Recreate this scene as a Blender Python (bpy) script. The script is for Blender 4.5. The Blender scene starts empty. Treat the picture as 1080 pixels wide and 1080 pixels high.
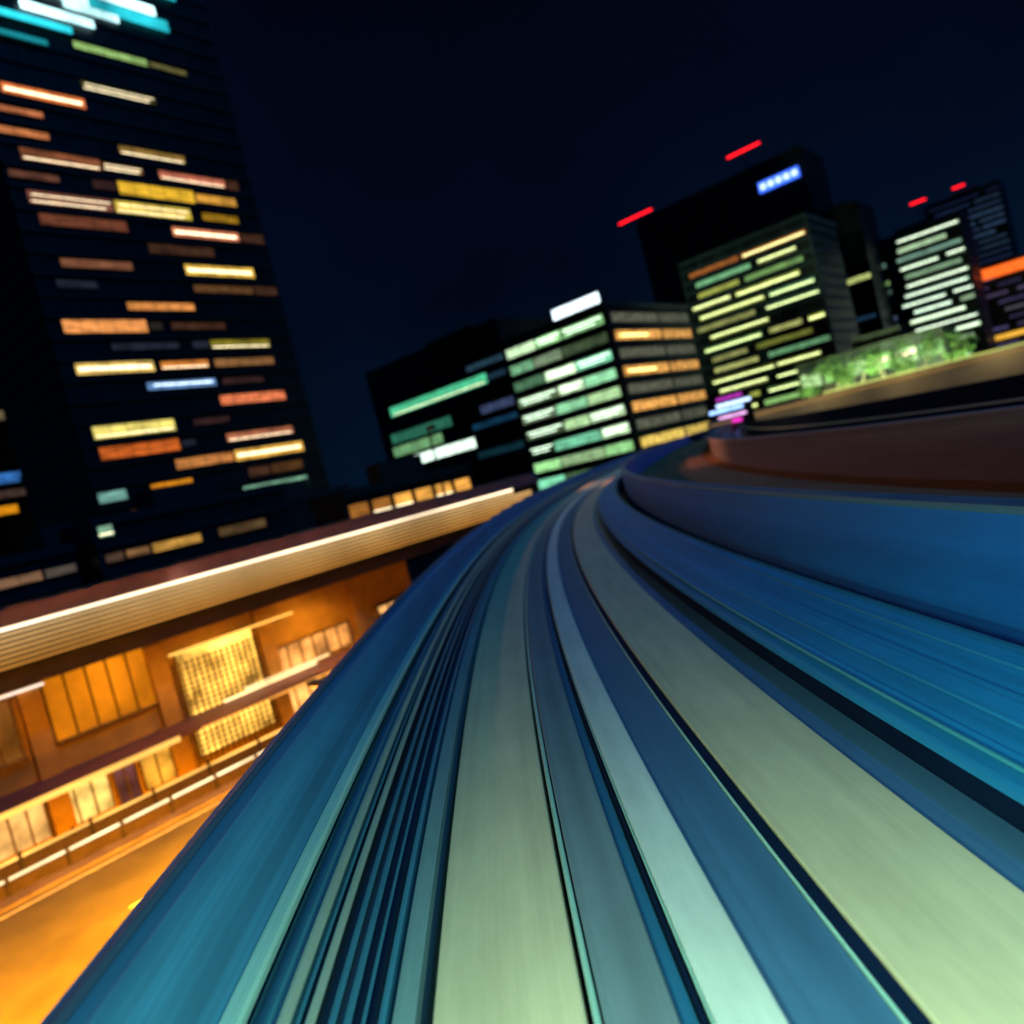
import bpy, bmesh, math, random
from mathutils import Vector, Matrix
random.seed(7)
R = math.radians
SC = bpy.context.scene
COL = SC.collection

# ------------------------------------------------------------------ camera
F, PITCH, ROLL, EYE, H = 800.0, R(2.839), R(13.935), 10.0, 2.0     # H: eye height above the running pads
fw = Vector((0, math.cos(PITCH), -math.sin(PITCH)))
up0 = Vector((0, math.sin(PITCH), math.cos(PITCH))); rt0 = Vector((1, 0, 0))
rt = math.cos(ROLL)*rt0 - math.sin(ROLL)*up0
up = math.sin(ROLL)*rt0 + math.cos(ROLL)*up0
cd = bpy.data.cameras.new('camera'); cam = bpy.data.objects.new('camera', cd); COL.objects.link(cam)
cd.sensor_width = 36; cd.lens = 36*F/1080; cd.clip_start = .05; cd.clip_end = 5000
M = Matrix.Identity(4)
for i in range(3):
    M[i][0] = rt[i]; M[i][1] = up[i]; M[i][2] = -fw[i]
M[2][3] = EYE
cam.matrix_world = M
cd.dof.use_dof = True; cd.dof.focus_distance = 4.4; cd.dof.aperture_fstop = .8
SC.camera = cam

# ------------------------------------------------------------------ night sky, moon, exposure
w = bpy.data.worlds.new('World'); SC.world = w; w.use_nodes = True
nt = w.node_tree; nt.nodes.clear()
sky = nt.nodes.new('ShaderNodeTexSky'); sky.sky_type = 'NISHITA'; sky.sun_disc = False
sky.sun_elevation = R(-6); sky.sun_rotation = R(100)
tc = nt.nodes.new('ShaderNodeTexCoord'); sx = nt.nodes.new('ShaderNodeSeparateXYZ')
ra = nt.nodes.new('ShaderNodeValToRGB')
ra.color_ramp.elements[0].position = 0.0; ra.color_ramp.elements[0].color = (.0011, .0085, .024, 1)
ra.color_ramp.elements[1].position = .55; ra.color_ramp.elements[1].color = (.0005, .0010, .0048, 1)
e = ra.color_ramp.elements.new(.22); e.color = (.0006, .0028, .0105, 1)
ad = nt.nodes.new('ShaderNodeMixRGB'); ad.blend_type = 'ADD'; ad.inputs[0].default_value = .01
bg = nt.nodes.new('ShaderNodeBackground'); out = nt.nodes.new('ShaderNodeOutputWorld')
nt.links.new(tc.outputs['Generated'], sx.inputs[0]); nt.links.new(sx.outputs['Z'], ra.inputs[0])
nt.links.new(ra.outputs[0], ad.inputs[1]); nt.links.new(sky.outputs[0], ad.inputs[2])
sn = nt.nodes.new('ShaderNodeTexNoise'); sn.inputs['Scale'].default_value = 2.2; sn.inputs['Detail'].default_value = 4
sm = nt.nodes.new('ShaderNodeMapRange'); sm.inputs[1].default_value = .3; sm.inputs[2].default_value = .7; sm.inputs[3].default_value = .65; sm.inputs[4].default_value = 1.5
sv = nt.nodes.new('ShaderNodeVectorMath'); sv.operation = 'SCALE'
nt.links.new(tc.outputs['Generated'], sn.inputs['Vector']); nt.links.new(sn.outputs['Fac'], sm.inputs[0])
nt.links.new(ad.outputs[0], sv.inputs[0]); nt.links.new(sm.outputs[0], sv.inputs['Scale']); nt.links.new(sv.outputs[0], bg.inputs[0]); nt.links.new(bg.outputs[0], out.inputs[0])
bg.inputs[1].default_value = 1.0

def light(name, kind, loc, aim, energy, col, **k):
    d = bpy.data.lights.new(name, kind); d.energy = energy; d.color = col
    for a, b in k.items(): setattr(d, a, b)
    o = bpy.data.objects.new(name, d); COL.objects.link(o); o.location = loc
    v = Vector(aim) - Vector(loc)
    o.rotation_euler = v.to_track_quat('-Z', 'Y').to_euler()
    return o
# blue moonlight from the upper right, behind
light('moon', 'SUN', (6, -6, 30), (0, -2.5, 18.5), .62, (.01, .30, 1.0), angle=R(3))
# the train's own lamps just under the windscreen
for x, a in ((-.75, -.3), (.75, .9)):
    light('train_headlamp', 'SPOT', (x, -.2, 9.35), (a*.8, 1.8, 8.0), 540, (.62, 1.0, .70), spot_size=R(108), spot_blend=1.0, shadow_soft_size=.12)
light('train_side_lamp', 'SPOT', (1.0, -.6, 9.6), (5.2, 2.6, 8.6), 150, (.02, .50, 1.0), spot_size=R(120), spot_blend=1.0, shadow_soft_size=.3)
light('train_side_lamp', 'SPOT', (-.9, -.6, 9.6), (-1.5, 4.0, 8.4), 26, (.16, .80, 1.0), spot_size=R(120), spot_blend=1.0, shadow_soft_size=.3)
SC.view_settings.view_transform = 'Standard'; SC.view_settings.look = 'None'
SC.view_settings.exposure = 0; SC.view_settings.gamma = 1

# ------------------------------------------------------------------ camera geometry helpers
def ray(px, py):
    return (fw*F + rt*(px-540) + up*(540-py)).normalized()
def at(px, py, Y):
    d = ray(px, py); return Vector((0, 0, EYE)) + d*(Y/d.y)
def ground(px, py, z=0):
    d = ray(px, py); return Vector((0, 0, EYE)) + d*((z-EYE)/d.z)
def project(P):
    v = Vector(P)-Vector((0, 0, EYE)); return 540+F*v.dot(rt)/v.dot(fw), 540-F*v.dot(up)/v.dot(fw)

# ------------------------------------------------------------------ materials
def lin(c): return tuple((x/255/12.92 if x/255 < .04045 else ((x/255+.055)/1.055)**2.4) for x in c)
MATS = {}
def mat(name, base, rough=.7, metal=0, var=.25, scale=2.0, streak=None, bump=.0):
    """procedural surface; streak=(across, along) stretches wear along the track by its UVs"""
    if name in MATS: return MATS[name]
    m = bpy.data.materials.new(name); m.use_nodes = True; n = m.node_tree; p = n.nodes['Principled BSDF']
    tc = n.nodes.new('ShaderNodeTexCoord'); mp = n.nodes.new('ShaderNodeMapping')
    no = n.nodes.new('ShaderNodeTexNoise'); no.inputs['Detail'].default_value = 6; no.inputs['Roughness'].default_value = .6
    if streak:
        n.links.new(tc.outputs['UV'], mp.inputs[0]); mp.inputs['Scale'].default_value = (streak[0], streak[1], 1); no.inputs['Scale'].default_value = 1
    else:
        n.links.new(tc.outputs['Object'], mp.inputs[0]); no.inputs['Scale'].default_value = scale
    n.links.new(mp.outputs[0], no.inputs['Vector'])
    r = n.nodes.new('ShaderNodeValToRGB')
    r.color_ramp.elements[0].position = .3; r.color_ramp.elements[1].position = .7
    r.color_ramp.elements[0].color = (*[c*(1-var) for c in base], 1); r.color_ramp.elements[1].color = (*[min(1, c*(1+var)) for c in base], 1)
    n.links.new(no.outputs['Fac'], r.inputs[0])
    last = r.outputs[0]
    if streak:   # finer hairline scratches and tyre polish on top
        mp2 = n.nodes.new('ShaderNodeMapping'); mp2.inputs['Scale'].default_value = (streak[0]*7, streak[1]*.6, 1)
        n2 = n.nodes.new('ShaderNodeTexNoise'); n2.inputs['Scale'].default_value = 1; n2.inputs['Detail'].default_value = 3
        n.links.new(tc.outputs['UV'], mp2.inputs[0]); n.links.new(mp2.outputs[0], n2.inputs['Vector'])
        mr = n.nodes.new('ShaderNodeMapRange'); mr.inputs[1].default_value = .3; mr.inputs[2].default_value = .7
        mr.inputs[3].default_value = 1-var*.6; mr.inputs[4].default_value = 1+var*.3
        n.links.new(n2.outputs['Fac'], mr.inputs[0])
        mx = n.nodes.new('ShaderNodeVectorMath'); mx.operation = 'SCALE'
        n.links.new(last, mx.inputs[0]); n.links.new(mr.outputs[0], mx.inputs['Scale']); last = mx.outputs[0]
        n3 = n.nodes.new('ShaderNodeTexNoise'); n3.inputs['Scale'].default_value = 1.6; n3.inputs['Detail'].default_value = 9; n3.inputs['Roughness'].default_value = .7
        m3 = n.nodes.new('ShaderNodeMapRange'); m3.inputs[1].default_value = .35; m3.inputs[2].default_value = .7; m3.inputs[3].default_value = .84; m3.inputs[4].default_value = 1.1
        mp3 = n.nodes.new('ShaderNodeMapping'); mp3.inputs['Scale'].default_value = (1.6, .35, 1)
        n.links.new(tc.outputs['UV'], mp3.inputs[0]); n.links.new(mp3.outputs[0], n3.inputs['Vector']); n.links.new(n3.outputs['Fac'], m3.inputs[0])
        mx3 = n.nodes.new('ShaderNodeVectorMath'); mx3.operation = 'SCALE'
        n.links.new(last, mx3.inputs[0]); n.links.new(m3.outputs[0], mx3.inputs['Scale']); last = mx3.outputs[0]
    n.links.new(last, p.inputs['Base Color'])
    rr = n.nodes.new('ShaderNodeMapRange'); rr.inputs[3].default_value = max(.05, rough-.12); rr.inputs[4].default_value = min(1, rough+.12)
    n.links.new(no.outputs['Fac'], rr.inputs[0]); n.links.new(rr.outputs[0], p.inputs['Roughness'])
    p.inputs['Metallic'].default_value = metal
    if bump:
        b = n.nodes.new('ShaderNodeBump'); b.inputs['Strength'].default_value = bump; b.inputs['Distance'].default_value = .01
        n.links.new(no.outputs['Fac'], b.inputs['Height']); n.links.new(b.outputs[0], p.inputs['Normal'])
    MATS[name] = m; return m
def emit(col, k=1.0, var=.5, scale=.35, key=None):
    """lit interior behind glass, or a lamp; col in 0..255"""
    key = key or ('glow_%d_%d_%d_%d_%d' % (*[int(c)//6 for c in col], int(k*10), int(var*10)))
    if key in MATS: return MATS[key]
    m = bpy.data.materials.new(key); m.use_nodes = True; n = m.node_tree; p = n.nodes['Principled BSDF']
    c = lin(col)
    p.inputs['Base Color'].default_value = (.03, .03, .035, 1); p.inputs['Roughness'].default_value = .15
    p.inputs['Emission Strength'].default_value = k
    tc = n.nodes.new('ShaderNodeTexCoord'); no = n.nodes.new('ShaderNodeTexNoise')
    no.inputs['Scale'].default_value = scale; no.inputs['Detail'].default_value = 4
    r = n.nodes.new('ShaderNodeValToRGB'); r.color_ramp.elements[0].position = .32; r.color_ramp.elements[1].position = .68
    r.color_ramp.elements[0].color = (*[x*(1-var) for x in c], 1); r.color_ramp.elements[1].color = (*[x*(1+var) for x in c], 1)
    mp = n.nodes.new('ShaderNodeMapping'); mp.inputs['Scale'].default_value = (1, 1, 7) if scale == .35 else (1, 1, 1)
    n.links.new(tc.outputs['Object'], mp.inputs[0]); n.links.new(mp.outputs[0], no.inputs['Vector']); n.links.new(no.outputs['Fac'], r.inputs[0])
    n.links.new(r.outputs[0], p.inputs['Emission Color'])
    MATS[key] = m; return m

# ------------------------------------------------------------------ mesh and object helpers
class MB:
    def __init__(s): s.v = []; s.f = []; s.uv = []
    def quad(s, pts, uv=None):
        i = len(s.v); s.v += [tuple(p) for p in pts]; s.f.append(tuple(range(i, i+len(pts)))); s.uv += (uv or [(0, 0)]*len(pts))
        return s
    def box(s, c, sz, ax=Vector((1, 0, 0)), chamfer=0):
        """box centred at c, size sz, its x axis along the horizontal unit vector ax"""
        ax = Vector(ax).normalized(); ay = Vector((-ax.y, ax.x, 0)); az = Vector((0, 0, 1)); c = Vector(c)
        x, y, z = [q/2 for q in sz]
        P = [c+ax*(a*x)+ay*(b*y)+az*(d*z) for d in (-1, 1) for b in (-1, 1) for a in (-1, 1)]
        for q in ((0, 2, 3, 1), (4, 5, 7, 6), (0, 1, 5, 4), (2, 6, 7, 3), (0, 4, 6, 2), (1, 3, 7, 5)):
            s.quad([P[k] for k in q], [(0, 0), (0, 1), (1, 1), (1, 0)])
        return s
    def tube(s, a, b, r0, r1=None, n=8):
        a = Vector(a); b = Vector(b); r1 = r0 if r1 is None else r1
        d = (b-a).normalized(); u = d.orthogonal().normalized(); v = d.cross(u)
        A = [a+(u*math.cos(t)+v*math.sin(t))*r0 for t in [2*math.pi*k/n for k in range(n)]]
        B = [b+(u*math.cos(t)+v*math.sin(t))*r1 for t in [2*math.pi*k/n for k in range(n)]]
        for k in range(n):
            j = (k+1) % n; s.quad([A[k], A[j], B[j], B[k]])
        s.quad(A[::-1]); s.quad(B); return s
    def sweep(s, prof, fr, z0=0, caps=True):
        """closed profile [(offset to the right, z)] swept along frames (x, y, heading, distance)"""
        n = len(prof); rings = []
        L = [0]
        for k in range(n):
            a, b = prof[k], prof[(k+1) % n]; L.append(L[-1]+math.hypot(a[0]-b[0], a[1]-b[1]))
        base = len(s.v)
        for (x, y, t, d) in fr:
            for o, h in prof: s.v.append((x+o*math.cos(t), y-o*math.sin(t), z0+h))
        for i in range(len(fr)-1):
            for k in range(n):
                j = (k+1) % n
                s.f.append((base+i*n+k, base+i*n+j, base+(i+1)*n+j, base+(i+1)*n+k))
                s.uv += [(L[k], fr[i][3]), (L[k+1], fr[i][3]), (L[k+1], fr[i+1][3]), (L[k], fr[i+1][3])]
        if caps:
            s.f.append(tuple(base+k for k in range(n))); s.uv += [(0, 0)]*n
            e = base+(len(fr)-1)*n; s.f.append(tuple(e+k for k in reversed(range(n)))); s.uv += [(0, 0)]*n
        return s
    def build(s, name, m, parent=None, smooth=False):
        me = bpy.data.meshes.new(name); me.from_pydata(s.v, [], s.f)
        uvl = me.uv_layers.new(name='UVMap')
        for i, q in enumerate(s.uv): uvl.data[i].uv = q
        me.materials.append(m)
        bm = bmesh.new(); bm.from_mesh(me); bmesh.ops.recalc_face_normals(bm, faces=bm.faces); bm.to_mesh(me); bm.free()
        if smooth:
            for p in me.polygons: p.use_smooth = True
        o = bpy.data.objects.new(name, me); COL.objects.link(o)
        if parent:
            o.parent = parent
            bpy.context.view_layer.update()
            o.matrix_parent_inverse = parent.matrix_world.inverted()
        return o
def thing(name, label, cat, loc=(0, 0, 0), group=None, rz=0):
    o = bpy.data.objects.new(name, None); COL.objects.link(o); o.location = loc; o.rotation_euler[2] = rz
    o['label'] = label; o['category'] = cat
    if group: o['group'] = group
    return o
def structure(o): o['kind'] = 'structure'; return o
def copy_tree(o, parent=None):
    c = o.copy(); COL.objects.link(c)
    if parent: c.parent = parent
    for ch in list(o.children): copy_tree(ch, c)
    return c

# ------------------------------------------------------------------ the line's path (offsets to the right, heights over the pads, in units of H)
def heading(s):
    t = min(s, 50)/10
    a = -.04897278+.1424164*t-.00543693*t*t/2-.03018138*t**3/6+.01265023*t**4/24
    if s > 50: a += R(.22)*(s-50)
    return a
def make_path(s0, s1):
    pts = {}; ds = .05
    x = y = 0; s = 0; fr = [(0, 0, heading(0), 0)]
    while s < s1:
        t = heading(s+ds/2); x += math.sin(t)*ds; y += math.cos(t)*ds; s += ds; fr.append((x, y, heading(s), s))
    bk = []; x = y = 0; s = 0
    while s > s0:
        t = heading(s-ds/2); x -= math.sin(t)*ds; y -= math.cos(t)*ds; s -= ds; bk.append((x, y, heading(s), s))
    allp = bk[::-1]+fr; out = []; nxt = s0
    for q in allp:
        if q[3] >= nxt-1e-6:
            out.append((q[0]*H, q[1]*H, q[2], q[3]*H)); nxt += .25 if q[3] < 12 else (.5 if q[3] < 40 else 1.5)
    return out
PATH = make_path(-5, 130)
ZP = EYE-H
def rail_sweep(prof, name, m, parent, frames=PATH, smooth=False):
    return MB().sweep([(o*H, h*H) for o, h in prof], frames, ZP).build(name, m, parent, smooth)
def rect(o0, o1, h0, h1, c=.004):
    return [(o0, h0), (o0, h1-c), (o0+c, h1), (o1-c, h1), (o1, h1-c), (o1, h0)]
def pipe(o, h, r, n=10):
    return [(o+r*math.cos(2*math.pi*k/n), h+r*math.sin(2*math.pi*k/n)) for k in range(n)]

m_pad = mat('worn_pad_concrete', (.74, .67, .43), .55, 0, .10, streak=(9, .04), bump=.1)
m_deck = mat('blue_grey_deck', (.06, .175, .33), .5, 0, .14, streak=(5, .05), bump=.1)
m_deck2 = mat('grey_centre_deck', (.19, .28, .33), .42, 0, .22, streak=(6, .03), bump=.1)
m_beam = mat('galvanised_plate', (.80, .92, .86), .38, .1, .08, streak=(14, .04))
m_wall = mat('blue_painted_concrete', (.045, .26, .46), .6, 0, .36, streak=(4.5, .03), bump=.15)
m_wallR = mat('deep_blue_parapet', (.003, .19, .66), .6, 0, .14, streak=(2.5, .03), bump=.15)
m_tray = mat('teal_cable_cover', (.012, .27, .60), .5, 0, .4, streak=(4, .03))
m_rim = mat('pale_coping', (.10, .24, .34), .5, 0, .2, streak=(6, .05))
m_dark = mat('dark_channel', (.008, .035, .08), .7, 0, .35, streak=(14, .05))
m_rail = mat('steel_power_rail', (.50, .66, .56), .38, .35, .22, streak=(22, .04))
m_railb = mat('blue_conduit', (.05, .26, .40), .4, .2, .3, streak=(22, .04))
m_bright = mat('mint_ledge', (.42, .78, .68), .4, .1, .16, streak=(12, .04))
m_brown = mat('brown_concrete', (.28, .22, .24), .8, 0, .25, streak=(1.2, .05), bump=.2)
m_brown2 = mat('brown_coping', (.40, .34, .34), .6, 0, .2, streak=(2, .05))
m_black = mat('painted_shade_black', (.002, .012, .042), .88, 0, .2)  # near-black colour standing in for shade in the track gaps and inner trough
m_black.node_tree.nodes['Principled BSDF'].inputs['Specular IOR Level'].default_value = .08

# ------------------------------------------------------------------ our guideway
g = thing('guideway', 'blue curved concrete train guideway in the foreground with cream running pads', 'guideway', (0, 0, ZP))
rail_sweep([(-.80, -.5), (-.86, -.40), (-.86, -.12), (1.56, -.12), (1.56, -.40), (1.4, -.5)], 'deck_slab', m_dark, g)
rail_sweep(rect(-.335, -.039, -.119, 0), 'running_pad', m_pad, g)
rail_sweep(rect(.502, .822, -.119, 0), 'running_pad', m_pad, g)
rail_sweep(rect(-.008, .122, -.119, -.004), 'centre_floor', m_deck2, g)
rail_sweep(rect(.1225, .158, -.119, -.022), 'cable_strip', mat('deep_blue_strip', (.02, .16, .32), .5, 0, .2, streak=(9, .05)), g)
rail_sweep(pipe(-.020, -.008, .0075), 'guide_cable', m_bright, g, smooth=True)
rail_sweep(rect(.1785, .292, -.119, .004), 'guide_beam', m_beam, g)
rail_sweep(pipe(.1738, .001, .003, 6), 'beam_edge_strip', m_bright, g)
rail_sweep(rect(.293, .462, -.119, -.014), 'floor_panel', m_deck, g)
rail_sweep(rect(.4625, .469, -.119, -.006, .002), 'edge_angle', m_bright, g)
rail_sweep(rect(.823, .962, -.119, -.012), 'side_floor', m_deck, g)
rail_sweep(rect(.963, .999, -.119, .055), 'gap_shade_strip', m_black, g)  # dark strips fill the gaps to paint in their shade
rail_sweep(rect(.4695, .5015, -.119, -.010), 'gap_shade_strip', m_black, g)
rail_sweep(rect(.1585, .1695, -.119, -.006), 'gap_shade_strip', m_black, g)
# left channel: power rails and conduits
rail_sweep(rect(-.425, -.375, -.119, -.008), 'cable_cover', mat('grey_teal_cover', (.20, .36, .38), .5, 0, .2, streak=(14, .04)), g)
rail_sweep(rect(-.452, -.436, -.119, .0), 'conduit', m_railb, g)
for o_, h_, r_, mm in ((-.605, .085, .014, m_rail), (-.562, .062, .0105, m_rail), (-.527, .042, .008, m_railb), (-.500, .03, .0085, m_railb), (-.476, .01, .005, m_railb), (-.628, .10, .006, m_railb), (-.584, .07, .0045, m_railb)):
    rail_sweep(pipe(o_, h_, r_), 'power_rail' if mm is m_rail else 'conduit', mm, g, smooth=True)
# left parapet
lp = rail_sweep([(-.86, -.119), (-.86, .335), (-.85, .352), (-.79, .358), (-.755, .352), (-.742, .33), (-.705, .145), (-.705, -.119)], 'parapet', m_wall, g)
rail_sweep([(-.708, .10), (-.702, .142), (-.668, .140), (-.662, .132), (-.662, .118), (-.70, .10)], 'parapet_ledge', m_bright, g)
rail_sweep(pipe(-.80, .366, .011), 'handrail', mat('slate_handrail', (.08, .17, .28), .5, .3, .2, streak=(9, .05)), g, smooth=True)
# right tray
rail_sweep([(1.0, -.119), (1.0, .05), (.943, .075), (.941, .100), (.955, .108), (1.02, .127), (1.022, .120), (1.09, .141), (1.092, .149), (1.17, .171),
            (1.172, .162), (1.25, .187), (1.252, .195), (1.31, .213), (1.325, .213), (1.335, .20), (1.335, -.119)], 'cable_tray', m_tray, g)
for o_, h_, r_ in ((.985, .124, .007),):
    rail_sweep(pipe(o_, h_, r_), 'tray_conduit', mat('mint_conduit', (.05, .42, .58), .45, .1, .35, streak=(20, .04)), g, smooth=True)
# right parapet
rail_sweep([(1.488, -.119), (1.488, .535), (1.56, .535), (1.56, -.119)], 'parapet', m_wallR, g)
rail_sweep([(1.476, .536), (1.474, .55), (1.482, .560), (1.566, .560), (1.573, .55), (1.573, .536)], 'parapet_coping', m_rim, g)

# ------------------------------------------------------------------ inner ledge and second guideway
led = rail_sweep([(1.575, -.5), (1.575, -.05), (4.06, -.05), (4.06, -.5)], 'roof_slab', mat('rust_brown_slab', (.42, .19, .07), .85, 0, .2, streak=(.8, .06), bump=.2), None)
led['label'] = 'brown concrete slab between the blue guideway and the inner guideway'; led['category'] = 'slab'
g2 = thing('guideway', 'second guideway inside the curve with a plain brown outer wall and dark trough', 'guideway', (9, 0, ZP))
rail_sweep([(4.065, -.5), (4.065, -.06), (6.15, -.06), (6.15, -.5)], 'deck_slab', m_dark, g2)
rail_sweep([(4.065, -.059), (4.065, .53), (4.125, .53), (4.125, -.059)], 'parapet', m_brown, g2)
rail_sweep([(4.057, .531), (4.057, .548), (4.066, .556), (4.128, .556), (4.135, .548), (4.135, .531)], 'parapet_coping', m_brown2, g2)
rail_sweep([(6.05, -.059), (6.05, .66), (6.13, .66), (6.13, -.059)], 'parapet', m_black, g2)  # far wall and coping coloured near-black so the trough reads as shaded
rail_sweep([(6.04, .661), (6.04, .69), (6.14, .69), (6.14, .661)], 'parapet_coping', m_black, g2)
for o_ in (4.45, 5.3): rail_sweep(rect(o_, o_+.3, -.059, .03), 'running_pad', m_deck, g2)
for o_, h_ in ((4.22, .40), (4.3, .28), (4.95, .12), (5.85, .42)): rail_sweep(pipe(o_, h_, .018), 'power_rail', m_rail, g2, smooth=True)

# piers carrying both guideways
def pier(fr, o, label):
    x, y, t, d = fr; cx, cy = x+o*math.cos(t), y-o*math.sin(t)
    p = thing('guideway_pier', label, 'pier', (cx, cy, 0), 'concrete piers under the guideways')
    ax = Vector((math.cos(t), -math.sin(t), 0)); mm = mat('pier_concrete', (.22, .21, .2), .85, 0, .2, scale=1, bump=.2)
    MB().box((cx, cy, 2.7), (1.5, 1.5, 5.4), ax).build('shaft', mm, p)
    b = MB(); top = [(-2.1, 6.98), (-2.1, 6.5), (-.85, 5.4), (.85, 5.4), (2.1, 6.5), (2.1, 6.98)]
    dy = Vector((-ax.y, ax.x, 0))*.8
    P = [Vector((cx, cy, z))+ax*q for q, z in top]
    b.quad([q-dy for q in P]); b.quad([q+dy for q in P][::-1])
    for k in range(6): b.quad([P[k]-dy, P[k]+dy, P[(k+1) % 6]+dy, P[(k+1) % 6]-dy])
    b.build('pier_head', mm, p)
for k, fr in enumerate([q for i, q in enumerate(PATH) if i % 44 == 10]):
    pier(fr, .7, 'grey concrete pier with flared head under the blue guideway')
    pier(fr, 10.2, 'grey concrete pier with flared head under the inner guideway')

# ------------------------------------------------------------------ ground and street
GH = R(40)                                                        # heading of the street grid
A40 = Vector((math.sin(GH), math.cos(GH), 0)); P40 = Vector((math.cos(GH), -math.sin(GH), 0))     # along, and to the right of it
m_asph = mat('asphalt', (.10, .085, .06), .75, 0, .25, scale=.6, bump=.2)
structure(MB().quad([(-1500, -300, 0), (1500, -300, 0), (1500, 2500, 0), (-1500, 2500, 0)]).build('ground', mat('city_ground', (.03, .032, .036), .9, 0, .3, scale=.05)))
def strip(name, p, w0, w1, l0, l1, z0, z1, m, parent=None):
    """slab along the street: lateral from w0 to w1 and length l0..l1 from the point p"""
    c = Vector((p.x, p.y, 0))+P40*((w0+w1)/2)+A40*((l0+l1)/2)
    return MB().box((c.x, c.y, (z0+z1)/2), (w1-w0, l1-l0, z1-z0), P40).build(name, m, parent)
S0 = ground(0, 965)                                               # kerb of the street in front of the hall
structure(strip('road', S0, .0, 17, -40, 75, -.1, .004, m_asph))
structure(strip('pavement', S0, -9.0, 0, -40, 75, -.1, .13, mat('pavement_slabs', (.20, .15, .13), .8, 0, .3, scale=.9, bump=.2)))
m_paint = mat('road_paint', (.75, .72, .6), .7, 0, .15, scale=3)
structure(strip('road_marking', S0, .35, .5, -40, 75, .004, .009, m_paint))
for k in range(12): structure(strip('road_marking', S0, 5.2, 5.36, -30+k*8, -26+k*8, .004, .009, m_paint))

def vec(p): return Vector((p.x, p.y, 0))
class Face:
    """a vertical facade plane: origin point, horizontal direction; turns a picture point into (t, z) on it"""
    def __init__(s, o, d): s.o = Vector((o[0], o[1], 0)); s.d = Vector((d[0], d[1], 0)).normalized(); s.n = Vector((s.d.y, -s.d.x, 0))
    def hit(s, px, py):
        r = ray(px, py); k = (s.o-Vector((0, 0, EYE))).dot(s.n)/r.dot(s.n); P = Vector((0, 0, EYE))+r*k
        return (P-s.o).dot(s.d), P.z
    def P(s, t, z, q=0): return s.o+s.d*t+Vector((0, 0, z))+s.n*q      # n points towards the viewer after flip()
    def scale(s, t, z):
        a = project(s.P(t, z)); b = project(s.P(t+1, z)); c = project(s.P(t, z+1))
        return math.hypot(a[0]-b[0], a[1]-b[1]), math.hypot(a[0]-c[0], a[1]-c[1])
def face(px, py, Y, hd):
    p = at(px, py, Y); f = Face((p.x, p.y), (math.sin(hd), math.cos(hd)))
    if f.n.dot(Vector((0, 0, 0))-f.o) < 0: f.n = -f.n
    return f

m_frame = mat('dark_window_frame', (.02, .022, .026), .5, .4, .2)
def window(f, t0, t1, z0, z1, col, k, parent, tubes=(), q=0, name='window', mull=1.6, tubecol=None):
    """a lit ribbon window: frame and mullions, glowing pane, ceiling tubes behind the glass line"""
    b = MB(); fr = .07
    w_ = t1-t0; h_ = z1-z0; tm = (t0+t1)/2; zm = (z0+z1)/2
    b.box(f.P(tm, z1+fr/2, q+.09), (w_+2*fr, .16, fr), f.d); b.box(f.P(tm, z0-fr/2, q+.11), (w_+2*fr, .2, fr), f.d)
    b.box(f.P(t0-fr/2, zm, q+.09), (fr, .16, h_), f.d); b.box(f.P(t1+fr/2, zm, q+.09), (fr, .16, h_), f.d)
    n = int(w_/mull)
    for i in range(1, n): b.box(f.P(t0+w_*i/n, zm, q+.1), (.05, .08, h_), f.d)
    fo = b.build(name, m_frame, parent)
    MB().box(f.P(tm, zm, q+.04), (w_, .03, h_), f.d).build('pane', emit(col, k), fo)
    for (a, c, zz, tk) in tubes:
        MB().box(f.P(t0+w_*(a+c)/2, z0+h_*zz, q+.075), (w_*(c-a), .035, tk), f.d).build('tube_light', emit(tubecol or (255, 235, 190), 3.2, .1), fo)
    return fo

def slab_building(name, label, cat, f, t0, t1, depth, z1, wallcol, floor=3.2, z0=0, lip=.25, group=None, ribs=0):
    """body, a floor band proud of the facade at every storey, roof parapet and plant box"""
    c = f.P((t0+t1)/2, z0); root = thing(name, label, cat, (c.x, c.y, z0), group)
    m = mat('facade_'+'_'.join(str(int(x*1000)) for x in wallcol), wallcol, .6, 0, .25, scale=.2)
    g_ = mat('unlit_glass', (.008, .012, .02), .42, 0, .3, scale=.3)
    MB().box(f.P((t0+t1)/2, (z0+z1)/2, -depth/2), (t1-t0, depth, z1-z0), f.d).build('facade', g_, root)
    b = MB(); k = 1
    while z0+k*floor < z1-.5:
        z = z0+k*floor; b.box(f.P((t0+t1)/2, z, -depth/2), (t1-t0+2*lip, depth+2*lip, .75), f.d); k += 1
    b.build('floor_band', m, root)
    b = MB(); n = max(3, int((t1-t0)/6))
    for i in range(n+1):
        b.box(f.P(t0+(t1-t0)*i/n, (z0+z1)/2, -.1), (.5, .24, z1-z0-.1), f.d)
    b.build('column', m, root)
    MB().box(f.P((t0+t1)/2, z1+.55, -depth/2), (t1-t0+2*lip+.1, depth+2*lip+.1, 1.1), f.d).build('roof', m, root)
    MB().box(f.P(t0+(t1-t0)*.55, z1+2.4, -depth*.5), ((t1-t0)*.35, depth*.4, 2.6), f.d).build('plant_room', m, root)
    return root

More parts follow.
